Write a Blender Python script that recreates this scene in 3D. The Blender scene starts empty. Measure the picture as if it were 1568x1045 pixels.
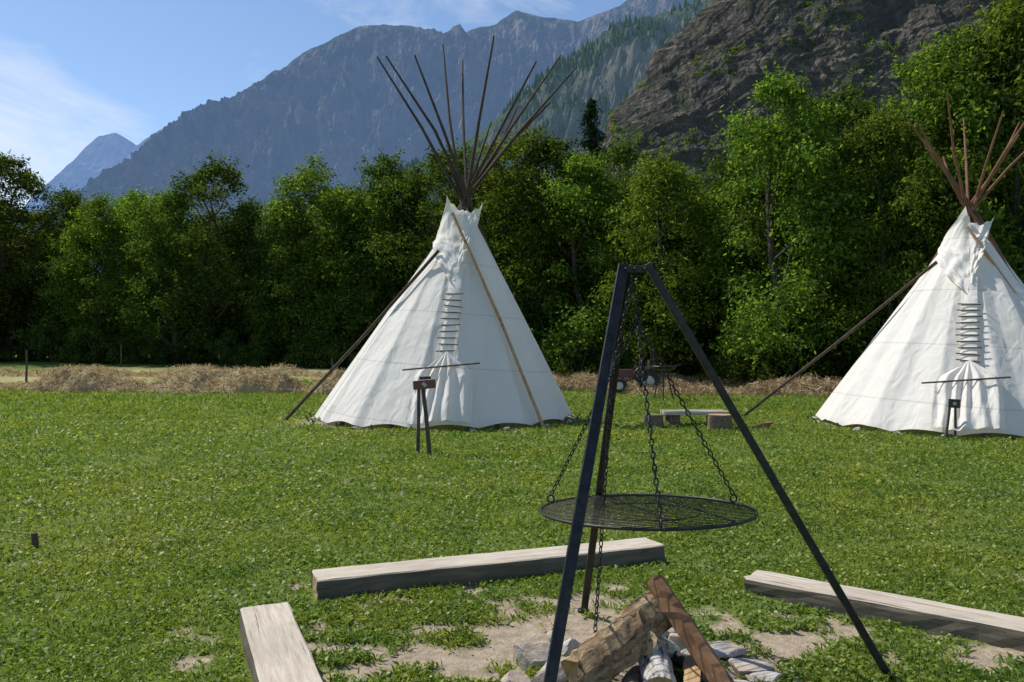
import bpy, bmesh, math, numpy as np
from mathutils import Vector, Matrix
rng=np.random.default_rng(7)
sc=bpy.context.scene
F=1220.0; CH=1.6; HU,HV=784.0,530.0
def X(u,d): return (u-HU)/F*d          # bearing -> metres across at distance d
def Z(v,d): return CH-(v-HV)/F*d       # elevation -> metres up at distance d
# ---------------------------------------------------------------- noise
def _h(xi,yi,s):
    a=(xi.astype(np.int64)*374761393+yi.astype(np.int64)*668265263+s*974634777)&0xffffffff
    a=((a^(a>>13))*1274126177)&0xffffffff
    a=a^(a>>16)
    return (a&0xffffff)/float(0xffffff)
def vn(x,y,s=0):
    x=np.asarray(x,float);y=np.asarray(y,float)
    xi=np.floor(x);yi=np.floor(y);fx=x-xi;fy=y-yi
    fx=fx*fx*(3-2*fx);fy=fy*fy*(3-2*fy)
    a=_h(xi,yi,s);b=_h(xi+1,yi,s);c=_h(xi,yi+1,s);d=_h(xi+1,yi+1,s)
    return (a*(1-fx)+b*fx)*(1-fy)+(c*(1-fx)+d*fx)*fy
def fbm(x,y,s=0,o=5,g=.5):
    t=0;a=1;n=0
    for i in range(o):
        t=t+a*vn(x*2**i+i*17.3,y*2**i-i*9.1,s+i);n+=a;a*=g
    return t/n
def ridged(x,y,s=0,o=5,g=.5):
    t=0;a=1;n=0
    for i in range(o):
        t=t+a*(1-np.abs(2*vn(x*2**i+i*7.3,y*2**i+i*3.1,s+i)-1));n+=a;a*=g
    return t/n
def ss(a,b,x):
    t=np.clip((x-a)/(b-a),0,1);return t*t*(3-2*t)
# ---------------------------------------------------------------- mesh helpers
def link(o,parent=None):
    sc.collection.objects.link(o)
    if parent: o.parent=parent
    return o
def mesh_np(name,V,faces,mats,midx=None,smooth=False):
    """faces: list of (M,k) int arrays"""
    me=bpy.data.meshes.new(name)
    V=np.asarray(V,np.float32)
    me.vertices.add(len(V));me.vertices.foreach_set('co',V.ravel())
    fl=[np.asarray(f,np.int32) for f in faces if len(f)]
    loops=np.concatenate([f.ravel() for f in fl])
    tot=np.concatenate([np.full(len(f),f.shape[1],np.int32) for f in fl])
    start=np.concatenate([[0],np.cumsum(tot)[:-1]]).astype(np.int32)
    me.loops.add(len(loops));me.loops.foreach_set('vertex_index',loops)
    me.polygons.add(len(tot));me.polygons.foreach_set('loop_start',start)
    for m in mats: me.materials.append(m)
    if midx is not None: me.polygons.foreach_set('material_index',np.asarray(midx,np.int32))
    me.update(calc_edges=True)
    me.polygons.foreach_set('use_smooth',np.full(len(tot),smooth))
    return me
class MB:
    def __init__(s): s.v=[];s.f=[];s.m=[]
    def add(s,vs,fs,mat=0):
        o=len(s.v);s.v+= [tuple(v) for v in vs];s.f+=[tuple(i+o for i in f) for f in fs];s.m+=[mat]*len(fs)
    def tube(s,pts,rad,n=8,mat=0,cap=True,sq=None,ref=None):
        pts=[Vector(p) for p in pts]
        if not hasattr(rad,'__len__'): rad=[rad]*len(pts)
        vs=[];up=None
        for i,p in enumerate(pts):
            t=(pts[min(i+1,len(pts)-1)]-pts[max(i-1,0)]).normalized()
            if up is None:
                r=Vector(ref) if ref else (Vector((0,0,1)) if abs(t.z)<.9 else Vector((1,0,0)))
            else: r=up
            b=t.cross(r).normalized();up=b.cross(t).normalized()
            for k in range(n):
                a=2*math.pi*(k+.5)/n
                if sq: c,d=math.copysign(sq[0],math.cos(a)),math.copysign(sq[1],math.sin(a));vs.append(p+b*c*rad[i]+up*d*rad[i])
                else: vs.append(p+(b*math.cos(a)+up*math.sin(a))*rad[i])
        fs=[]
        for i in range(len(pts)-1):
            for k in range(n):
                fs.append((i*n+k,i*n+(k+1)%n,(i+1)*n+(k+1)%n,(i+1)*n+k))
        if cap: fs.append(tuple(range(n))[::-1]);fs.append(tuple((len(pts)-1)*n+k for k in range(n)))
        s.add(vs,fs,mat)
    def box(s,c,sz,rot=None,mat=0):
        R=rot or Matrix.Identity(3);c=Vector(c)
        vs=[c+R@Vector((x*sz[0]/2,y*sz[1]/2,z*sz[2]/2)) for x in(-1,1) for y in(-1,1) for z in(-1,1)]
        s.add(vs,[(0,1,3,2),(4,6,7,5),(0,4,5,1),(2,3,7,6),(0,2,6,4),(1,5,7,3)],mat)
    def torus(s,c,R,r,rot=None,n=24,m=6,mat=0,sx=1):
        M=rot or Matrix.Identity(3);c=Vector(c);vs=[];fs=[]
        for i in range(n):
            a=2*math.pi*i/n
            for j in range(m):
                b=2*math.pi*j/m
                x,y=math.cos(a),math.sin(a)
                rr=r*math.cos(b)
                vs.append(c+M@Vector(((R*x*sx+rr*x),(R*y+rr*y),r*math.sin(b))))
                fs.append((i*m+j,((i+1)%n)*m+j,((i+1)%n)*m+(j+1)%m,i*m+(j+1)%m))
        s.add(vs,fs,mat)
    def chain(s,p0,p1,ll=.028,w=.0034,mat=0,sag=0):
        p0=Vector(p0);p1=Vector(p1);L=(p1-p0).length;n=max(2,int(L/ll))
        for i in range(n):
            t=(i+.5)/n;p=p0.lerp(p1,t)+Vector((0,0,-sag*4*t*(1-t)))
            d=(p1-p0).normalized()
            q=d.to_track_quat('X','Z').to_matrix()
            R=q@Matrix.Rotation(math.radians(90*(i%2)+20),3,'X')
            s.torus(p,ll*.31,w,R,n=8,m=4,mat=mat,sx=2.0)
    def obj(s,name,mats,parent=None,smooth=False):
        me=bpy.data.meshes.new(name);me.from_pydata([tuple(v) for v in s.v],[],s.f)
        for m in mats: me.materials.append(m)
        me.polygons.foreach_set('material_index',s.m)
        me.polygons.foreach_set('use_smooth',[smooth]*len(s.f));me.update()
        return link(bpy.data.objects.new(name,me),parent)
def empty(name,loc=(0,0,0)):
    e=bpy.data.objects.new(name,None);e.location=loc;return link(e)
# ---------------------------------------------------------------- materials
class NT:
    def __init__(s,name):
        s.m=bpy.data.materials.new(name);s.m.use_nodes=True;s.t=s.m.node_tree
        s.b=s.t.nodes['Principled BSDF'];s.out=s.t.nodes['Material Output']
    def n(s,typ,**k):
        x=s.t.nodes.new(typ)
        for a,b in k.items(): setattr(x,a,b)
        return x
    def l(s,a,b): s.t.links.new(a,b)
    def noise(s,vec,scale,det=4,rough=.55,dist=0):
        x=s.n('ShaderNodeTexNoise');x.inputs['Scale'].default_value=scale;x.inputs['Detail'].default_value=det
        x.inputs['Roughness'].default_value=rough;x.inputs['Distortion'].default_value=dist
        if vec is not None: s.l(vec,x.inputs['Vector'])
        return x.outputs['Fac']
    def ramp(s,fac,stops,interp='LINEAR'):
        x=s.n('ShaderNodeValToRGB');r=x.color_ramp;r.interpolation=interp
        while len(r.elements)<len(stops): r.elements.new(.5)
        for e,(p,c) in zip(r.elements,stops):
            e.position=p;e.color=(c[0],c[1],c[2],1) if hasattr(c,'__len__') else (c,c,c,1)
        s.l(fac,x.inputs[0]);return x.outputs[0]
    def mix(s,f,a,b,mode='MIX'):
        x=s.n('ShaderNodeMix',data_type='RGBA',blend_type=mode)
        for i,v in ((0,f),(6,a),(7,b)):
            if isinstance(v,bpy.types.NodeSocket): s.l(v,x.inputs[i])
            elif i==0: x.inputs[0].default_value=v
            else: x.inputs[i].default_value=(*v,1)
        return x.outputs[2]
    def math(s,op,a,b=0):
        x=s.n('ShaderNodeMath',operation=op)
        for i,v in ((0,a),(1,b)):
            if isinstance(v,bpy.types.NodeSocket): s.l(v,x.inputs[i])
            else: x.inputs[i].default_value=v
        return x.outputs[0]
    def coord(s,which='Object',scale=None,rot=None):
        c=s.n('ShaderNodeTexCoord').outputs[which]
        if scale or rot:
            m=s.n('ShaderNodeMapping');s.l(c,m.inputs[0])
            if scale: m.inputs['Scale'].default_value=scale
            if rot: m.inputs['Rotation'].default_value=rot
            return m.outputs[0]
        return c
    def pos(s,scale=None,rot=None):
        c=s.n('ShaderNodeNewGeometry').outputs['Position']
        if scale or rot:
            m=s.n('ShaderNodeMapping');s.l(c,m.inputs[0])
            if scale: m.inputs['Scale'].default_value=scale
            if rot: m.inputs['Rotation'].default_value=rot
            return m.outputs[0]
        return c
    def col(s,c): 
        if isinstance(c,bpy.types.NodeSocket): s.l(c,s.b.inputs['Base Color'])
        else: s.b.inputs['Base Color'].default_value=(*c,1)
        return s
    def rough(s,r,spec=None): 
        s.b.inputs['Roughness'].default_value=r
        if spec is not None: s.b.inputs['Specular IOR Level'].default_value=spec
        return s
    def bump(s,h,st,dist):
        x=s.n('ShaderNodeBump');x.inputs['Strength'].default_value=st;x.inputs['Distance'].default_value=dist
        s.l(h,x.inputs['Height']);s.l(x.outputs[0],s.b.inputs['Normal']);return s

def leafmat(name,stops,trans,tcol,objvar=.25,patch=None,gloss=True):
    t=NT(name);g=t.n('ShaderNodeNewGeometry').outputs['Random Per Island']
    c=t.ramp(g,stops)
    if patch:
        f=t.noise(t.pos(),.40,5,.6);f2=t.noise(t.pos(),1.7,4,.6)
        c=t.mix(t.ramp(f,[(.40,0),(.62,1)]),c,t.mix(1.0,c,patch[0],'MULTIPLY'))
        c=t.mix(t.ramp(f2,[(.35,1),(.55,0)]),c,t.mix(1.0,c,patch[1],'MULTIPLY'))
        colr=c
    else:
        oi=t.n('ShaderNodeObjectInfo').outputs['Random']
        hs=t.n('ShaderNodeHueSaturation')
        t.l(t.math('ADD',t.math('MULTIPLY',oi,.030),.466),hs.inputs['Hue'])
        t.l(t.math('ADD',t.math('MULTIPLY',oi,objvar*2),1-objvar),hs.inputs['Value'])
        t.l(c,hs.inputs['Color']);colr=hs.outputs[0]
    if gloss:
        t.col(colr).rough(.5,.3);bs=t.b
    else:
        bs=t.n('ShaderNodeBsdfDiffuse');t.l(colr,bs.inputs[0])
    tr=t.n('ShaderNodeBsdfTranslucent')
    t.l(t.mix(1.0,colr,tcol,'MULTIPLY'),tr.inputs[0])
    mx=t.n('ShaderNodeMixShader');mx.inputs[0].default_value=trans
    t.l(bs.outputs[0],mx.inputs[1]);t.l(tr.outputs[0],mx.inputs[2]);t.l(mx.outputs[0],t.out.inputs[0])
    return t.m
M_leaf=leafmat('foliage',[(0,(.018,.036,.010)),(.5,(.040,.078,.016)),(1,(.09,.145,.03))],.34,(2.5,2.4,1.0),gloss=False)
M_leafb=leafmat('foliage_light',[(0,(.032,.062,.013)),(.5,(.070,.130,.023)),(1,(.14,.22,.038))],.40,(2.4,2.3,1.0),gloss=False)
M_needle=leafmat('needles',[(0,(.012,.026,.012)),(1,(.03,.055,.022))],.15,(1.5,1.5,1),gloss=False)
M_grass=leafmat('grass_blades',[(0,(.085,.135,.020)),(.5,(.150,.225,.036)),(.9,(.23,.305,.055)),(1,(.40,.41,.18))],.36,(1.9,1.85,1.0),0.0,((1.30,1.10,.95),(.70,.82,.85)))
M_hay=leafmat('hay_stalks',[(0,(.18,.14,.055)),(.5,(.42,.355,.185)),(1,(.66,.59,.37))],.25,(1.3,1.3,1.1),.1,gloss=False)
t=NT('bark');f=t.noise(t.coord('Object',(6,6,1.2)),4,6);t.col(t.ramp(f,[(.3,(.025,.02,.015)),(.7,(.12,.10,.075))])).rough(.9);M_bark=t.m

def woodmat(name,a,b,c,sc_=(1.2,14,14),r=.8,crack=.33):
    t=NT(name);v=t.coord('Object',sc_)
    f=t.noise(v,3,7,.65,.6);g=t.noise(t.coord('Object',(1,1,1)),2.3,4)
    cc=t.ramp(f,[(.28,a),(.5,b),(.72,c)])
    cc=t.mix(t.ramp(g,[(.35,0),(.7,.45)]),cc,tuple(x*.6 for x in b))
    w=t.noise(t.coord('Object',(sc_[0]*.4,sc_[1]*2.0,sc_[2]*2.0)),3,3,.5,.2)
    cr=t.ramp(w,[(crack-.015,.0),(crack+.01,1)])
    cc=t.mix(1.0,cc,t.mix(cr,(.35,.31,.27),(1,1,1)),'MULTIPLY')
    t.col(cc).rough(r,.2);t.bump(t.math('ADD',f,t.math('MULTIPLY',cr,.5)),.5,.008);return t.m
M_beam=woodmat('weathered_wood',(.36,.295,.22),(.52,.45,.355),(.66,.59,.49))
M_beamshade=woodmat('weathered_wood_shaded',(.09,.072,.052),(.155,.13,.095),(.23,.20,.15))  # shade on the beam sides put into a darker copy of the wood
M_plank=woodmat('reddish_wood',(.13,.062,.032),(.22,.118,.062),(.32,.19,.10),(1,9,9),.8,.27)
M_end=woodmat('log_end',(.28,.19,.10),(.42,.30,.17),(.52,.40,.25),(9,9,9))
M_split=woodmat('split_wood',(.28,.17,.08),(.44,.29,.15),(.58,.42,.24),(1.5,12,12),.8,.32)
M_pole=woodmat('pole_wood',(.040,.030,.022),(.078,.056,.04),(.13,.10,.068),(6,6,1))
M_poleR=woodmat('pole_wood_red',(.12,.055,.03),(.22,.11,.06),(.30,.17,.1),(6,6,1))
M_poleO=woodmat('pole_wood_peeled',(.34,.19,.09),(.50,.31,.16),(.60,.42,.25),(6,6,1))
M_dark=woodmat('dark_wood',(.05,.04,.03),(.10,.08,.06),(.15,.12,.09),(8,8,2))
t=NT('birch_bark');f=t.noise(t.coord('Object',(3,9,9)),4,6);t.col(t.ramp(f,[(.36,(.06,.05,.045)),(.46,(.38,.35,.31)),(.7,(.62,.58,.53))])).rough(.8);t.bump(f,.8,.01);M_birch=t.m
t=NT('rough_bark');f=t.noise(t.coord('Object',(5,10,10)),4,7,.7);t.col(t.ramp(f,[(.35,(.07,.05,.035)),(.6,(.22,.16,.11)),(.75,(.33,.26,.19))])).rough(.9);t.bump(f,1,.02);M_rbark=t.m
t=NT('flaking_bark');f=t.noise(t.coord('Object',(4,11,11)),3.2,8,.72,.4);t.col(t.ramp(f,[(.36,(.045,.03,.02)),(.44,(.24,.15,.075)),(.56,(.42,.29,.16)),(.70,(.55,.43,.28))])).rough(.9);t.bump(f,1,.03);M_flake=t.m
t=NT('black_steel');f=t.noise(t.coord('Object'),25,4);t.col(t.ramp(f,[(.4,(.012,.012,.014)),(.7,(.035,.033,.032))])).rough(.42,.5);t.b.inputs['Metallic'].default_value=.35;t.bump(f,.15,.003);M_steel=t.m
t=NT('grate_steel');f=t.noise(t.coord('Object'),9,4);t.col(t.ramp(f,[(.35,(.02,.019,.018)),(.7,(.05,.045,.04))])).rough(.5,.5);t.b.inputs['Metallic'].default_value=.5;M_grate=t.m
t=NT('stone');f=t.noise(t.pos(),9,8,.65);g=t.noise(t.pos(),2.6,2);t.col(t.mix(t.ramp(g,[(.4,0),(.6,1)]),t.ramp(f,[(.3,(.20,.185,.17)),(.7,(.56,.53,.49))]),t.ramp(f,[(.3,(.26,.20,.15)),(.7,(.55,.46,.36))]))).rough(.85);t.bump(f,.9,.025);M_stone=t.m
t=NT('charred_wood');f=t.noise(t.coord('Object'),14,5);t.col(t.ramp(f,[(.4,(.012,.011,.01)),(.75,(.07,.06,.055))])).rough(.8);t.bump(f,.8,.02);M_char=t.m
def paint(name,c,r=.5):
    t=NT(name);f=t.noise(t.coord('Object'),8,5);t.col(t.mix(t.ramp(f,[(.35,0),(.75,.5)]),c,tuple(x*.5 for x in c))).rough(r);return t.m
M_red=paint('red_paint',(.13,.045,.04));M_white=paint('white_paint',(.5,.5,.48));M_rubber=paint('rubber',(.025,.025,.025),.8);M_board=paint('board_brown',(.18,.06,.045))

# canvas
t=NT('tipi_canvas')
p=t.pos();sx=t.n('ShaderNodeSeparateXYZ');t.l(p,sx.inputs[0])
z=sx.outputs['Z']
fr=t.math('FRACT',t.math('MULTIPLY',t.math('ADD',z,t.math('MULTIPLY',sx.outputs['X'],.07)),.92))
seam=t.ramp(fr,[(.0,.84),(.016,.84),(.024,1),(1,1)])
st=t.noise(t.pos(),1.4,6);st2=t.noise(t.pos((1,1,.25)),5,4)
c=t.mix(t.ramp(st,[(.38,0),(.75,.5)]),(.87,.83,.765),(.79,.745,.675))
low=t.ramp(z,[(.0,.45),(.10,.88),(.22,1)])
c=t.mix(1.0,c,seam,'MULTIPLY')
c=t.mix(t.math('MULTIPLY',t.math('SUBTRACT',1,low),t.ramp(st2,[(.35,.2),(.65,1)])),c,(.28,.25,.17))
t.col(c).rough(.85,.15)
t.bump(t.math('ADD',t.math('ADD',t.noise(t.pos((1,1,.6)),1.6,2,.4,.6),t.math('MULTIPLY',t.noise(t.pos((1.8,1.8,.5),(0,.25,0)),2.4,2,.4,1.2),.5)),t.math('MULTIPLY',seam,.2)),.55,.09)
tr=t.n('ShaderNodeBsdfTranslucent');t.l(c,tr.inputs[0])
mx=t.n('ShaderNodeMixShader');mx.inputs[0].default_value=.27
t.l(t.b.outputs[0],mx.inputs[1]);t.l(tr.outputs[0],mx.inputs[2]);t.l(mx.outputs[0],t.out.inputs[0]);M_canvas=t.m

# ---------------------------------------------------------------- ground
def gz(x,y):
    x=np.asarray(x,float);y=np.asarray(y,float)
    far=ss(24,50,y)*(.85-.5*ss(-12,22,x))
    return far+ (fbm(x*.35,y*.35,3,3)-.5)*.10*ss(6,14,y) + (fbm(x*2.2,y*2.2,5,3)-.5)*.035
def dirt(x,y):
    e=np.exp(-(((x-.40)/1.95)**2+((y-4.25)/1.0)**2))
    e=np.maximum(e,.74*np.exp(-(((x-2.4)/1.0)**2+((y-4.1)/.45)**2)))
    e=np.maximum(e,1.15*np.exp(-(((x-.68)/.60)**2+((y-3.70)/.5)**2)*.8))
    e=np.maximum(e,.62*np.exp(-(((x+1.62)/.22)**2+((y-4.0)/.7)**2)))
    n_=fbm(x*4.2,y*6.4,11,5,.62)
    m=ss(.50,.59,n_*.88+e*.315-.115)
    e2=np.exp(-(((x+4.1)/1.0)**2+((y-16.6)/1.1)**2))
    m2=ss(.5,.66,fbm(x*2,y*2,21,4)*.5+e2*.5)
    ring=np.abs(np.hypot(x+1.47,y-17.6)-2.95)
    m3=ss(.52,.7,fbm(x*3,y*3,31,3)*.6+.35*np.exp(-(ring/.16)**2))
    return np.clip(np.maximum(m,np.maximum(m2,m3)),0,1)
def hay(x,y):
    b=y+.08*x
    return ss(.36,.60,fbm(x*.16,y*.7,41,4))*ss(25,28.5,b)*(1-ss(35.5,38,b))
def axis(a,b,step,lo,hi,g=1.09):
    c=list(np.arange(a,b,step));s=step;v=c[-1]
    while v<hi: s*=g;v+=s;c.append(v)
    s=step;v=a;l=[]
    while v>lo: s*=g;v-=s;l.append(v)
    return np.array(l[::-1]+c)
xs=axis(-3.4,4.6,.04,-6000,6000);ys=axis(2.6,7.2,.04,-400,9000)
gx,gy=np.meshgrid(xs,ys);gx=gx.ravel();gy=gy.ravel()
nx,ny=len(xs),len(ys)
i=np.arange(nx-1)[None,:]+np.arange(ny-1)[:,None]*nx;i=i.ravel()
FQ=np.stack([i,i+1,i+1+nx,i+nx],1)
gd=dirt(gx,gy)
gzv=gz(gx,gy)-gd*.014
t=NT('ground_soil_and_grass')
at=t.n('ShaderNodeAttribute',attribute_name='mask');sep=t.n('ShaderNodeSeparateColor');t.l(at.outputs['Color'],sep.inputs[0])
f1=t.noise(t.pos(),3,8,.65);f2=t.noise(t.pos(),.35,5);f3=t.noise(t.pos(),38,5,.7)
g=t.ramp(f3,[(.3,(.06,.09,.016)),(.5,(.105,.155,.028)),(.72,(.17,.225,.05))])
g=t.mix(t.ramp(f2,[(.4,0),(.65,.6)]),g,t.ramp(f1,[(.3,(.10,.125,.025)),(.7,(.22,.24,.07))]))
d=t.ramp(t.noise(t.pos(),14,7,.7),[(.25,(.20,.155,.105)),(.5,(.37,.295,.21)),(.75,(.52,.435,.325))])
peb=t.ramp(t.noise(t.pos(),70,3),[(.62,0),(.68,1)])
d=t.mix(t.math('MULTIPLY',peb,.6),d,(.46,.42,.36))
h=t.ramp(t.noise(t.pos((1,2,1)),2.4,7,.7),[(.3,(.22,.19,.07)),(.5,(.42,.36,.18)),(.72,(.56,.50,.29))])
c=t.mix(sep.outputs[0],g,d);c=t.mix(t.math('MULTIPLY',sep.outputs[1],.85),c,h)
c=t.mix(sep.outputs[2],c,(.03,.028,.026))
t.col(c).rough(.95,.1);t.bump(t.math('ADD',f3,t.math('MULTIPLY',f1,.8)),.7,.03);M_ground=t.m
me=mesh_np('grass_ground',np.stack([gx,gy,gzv],1),[FQ],[M_ground],smooth=True)
ca=me.color_attributes.new('mask','FLOAT_COLOR','POINT')
ash=np.exp(-(((gx-.70)/.42)**2+((gy-3.72)/.38)**2)**2)*(.4+.6*fbm(gx*9,gy*9,77,3))*.9
ca.data.foreach_set('color',np.stack([gd,hay(gx,gy),ash,np.ones_like(gd)],1).astype(np.float32).ravel())
link(bpy.data.objects.new('grass_ground',me))

# ---------------------------------------------------------------- grass blades
BEAMS=[((-1.27,5.10),(1.07,5.98),.135),((-1.40,4.52),(-.78,3.05),.15),((1.58,5.20),(3.35,3.76),.13)]
def inbeam(x,y,pad=0):
    r=np.zeros_like(x,bool)
    for (a,b,w) in BEAMS:
        ax_,ay_=a;bx,by=b;L2=(bx-ax_)**2+(by-ay_)**2
        tt=((x-ax_)*(bx-ax_)+(y-ay_)*(by-ay_))/L2
        dx=x-(ax_+tt*(bx-ax_));dy=y-(ay_+tt*(by-ay_))
        r|=(tt>-.01)&(tt<1.01)&(dx*dx+dy*dy<(w+pad)**2)
    return r
def scatter(N,d0,d1,cl=.5):
    d=np.exp(rng.uniform(math.log(d0),math.log(d1),N));a=rng.uniform(-.84,.84,N)
    x=d*np.sin(a);y=d*np.cos(a)
    k=(rng.random(N)>dirt(x,y)*1.01)&~inbeam(x,y)
    k&=(np.hypot(x+1.47,y-17.6)>2.85)&(np.hypot(x-9,y-16)>2.8)
    k&=(hay(x,y)<.5)
    k&=rng.random(N)<(cl+(1.25-cl)*ss(.3,.6,fbm(x*2.5,y*2.5,91,4)))
    return x[k],y[k],d[k]
x,y,d=scatter(380000,2.3,34)
n=len(x);s=np.maximum(1,d/5.5)**.66
big=.65+.65*fbm(x*1.3,y*1.3,55,3)
L=rng.uniform(.022,.052,n)*s*big;w=rng.uniform(.0022,.0045,n)*s**1.2
az=rng.uniform(0,2*np.pi,n);ln=rng.uniform(.2,1.2,n)
z0=gz(x,y)-.004
tx,ty=np.cos(az+1.57),np.sin(az+1.57)
V=np.empty((n,4,3))
V[:,0]=np.stack([x-tx*w,y-ty*w,z0],1);V[:,1]=np.stack([x+tx*w,y+ty*w,z0],1)
mxx=x+np.cos(az)*L*ln*.35;myy=y+np.sin(az)*L*ln*.35
V[:,2]=np.stack([x+np.cos(az)*L*ln+tx*w*.1,y+np.sin(az)*L*ln+ty*w*.1,z0+L*(1-.25*ln)],1)
V[:,3]=np.stack([mxx-tx*w*1.1,myy-ty*w*1.1,z0+L*.62],1)
x2,y2,d2=scatter(210000,2.3,20,.35);m=len(x2);s2=np.maximum(1,d2/5.5)**.6
def quads(C,N,l,w):
    r=rng.normal(size=C.shape);T=np.cross(N,r);T/=np.linalg.norm(T,axis=1)[:,None]+1e-9
    B=np.cross(N,T);l=l[:,None];w=w[:,None]
    return np.stack([C-T*l,C+B*w-T*l*.1,C+T*l,C-B*w-T*l*.1],1)
nn=np.stack([rng.normal(0,.5,m),rng.normal(0,.5,m),np.ones(m)],1);nn/=np.linalg.norm(nn,axis=1)[:,None]
lw=rng.uniform(.006,.019,m)*s2*(.5+1.0*fbm(x2*1.7,y2*1.7,66,3))
V2=quads(np.stack([x2,y2,gz(x2,y2)+rng.uniform(.006,.035,m)*s2],1),nn,lw,lw*rng.uniform(.4,.85,m))
VV=np.concatenate([V.reshape(-1,3),V2.reshape(-1,3)]);q=np.arange(len(VV)).reshape(-1,4)
link(bpy.data.objects.new('lawn_grass',mesh_np('lawn_grass',VV,[q],[M_grass])))

# ---------------------------------------------------------------- hay windrows
def windrow(pts,wd,ht,seed):
    pts=np.array(pts,float);seg=np.linspace(0,len(pts)-1,160*(len(pts)-1));
    px_=np.interp(seg,range(len(pts)),pts[:,0]);py_=np.interp(seg,range(len(pts)),pts[:,1])
    k=17;a=np.linspace(-1,1,k);S,A=np.meshgrid(np.arange(len(px_)),a,indexing='ij')
    cx=px_[S];cy=py_[S]+(fbm(cx*.4,cx*0,seed,3)-.5)*2.2
    wl=wd*(.6+.9*fbm(cx*.5,cx*0,seed+3,3));gap=ss(.30,.55,fbm(cx*.45+4,cx*0,seed+11,3));hh=ht*(.12+1.5*gap*fbm(cx*1.1,A*.8,seed+5,4))
    yy=cy+A*wl;zz=gz(cx,yy)-.03+hh*(1-A*A)**.8*(.55+.9*fbm(cx*3,A*3,seed+8,3))
    V=np.stack([cx,yy,zz],-1).reshape(-1,3);r,c=S.shape
    i=(np.arange(c-1)[None,:]+np.arange(r-1)[:,None]*c).ravel()
    Fq=[np.stack([i,i+1,i+1+c,i+c],1)]
    nst=20000;id_=rng.integers(0,len(V),nst);C=V[id_]+rng.normal(0,.06,(nst,3))+[0,0,.03]
    N=rng.normal(size=(nst,3));N[:,2]+=.8;N/=np.linalg.norm(N,axis=1)[:,None]
    Q=quads(C,N,rng.uniform(.06,.18,nst),rng.uniform(.008,.018,nst)).reshape(-1,3)
    Fq.append(np.arange(len(Q)).reshape(-1,4)+len(V))
    return mesh_np('hay_windrow',np.concatenate([V,Q]),[np.concatenate(Fq)],[M_hay])
for k,(pp,wd,ht) in enumerate([([(-30,28.5),(-20,28.2),(-11,27.6),(-4,27.4)],.8,.52),([(0,28.2),(5,26.8),(11,25.0)],.75,.42),
      ([(-34,35.5),(-20,34.8),(-8,34.0),(4,33.5)],.8,.32),([(2.5,32.5),(9,30.5),(14,28.5)],.8,.32)]):
    link(bpy.data.objects.new('hay_windrow',windrow(pp,wd,ht,100+k*9)))

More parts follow.
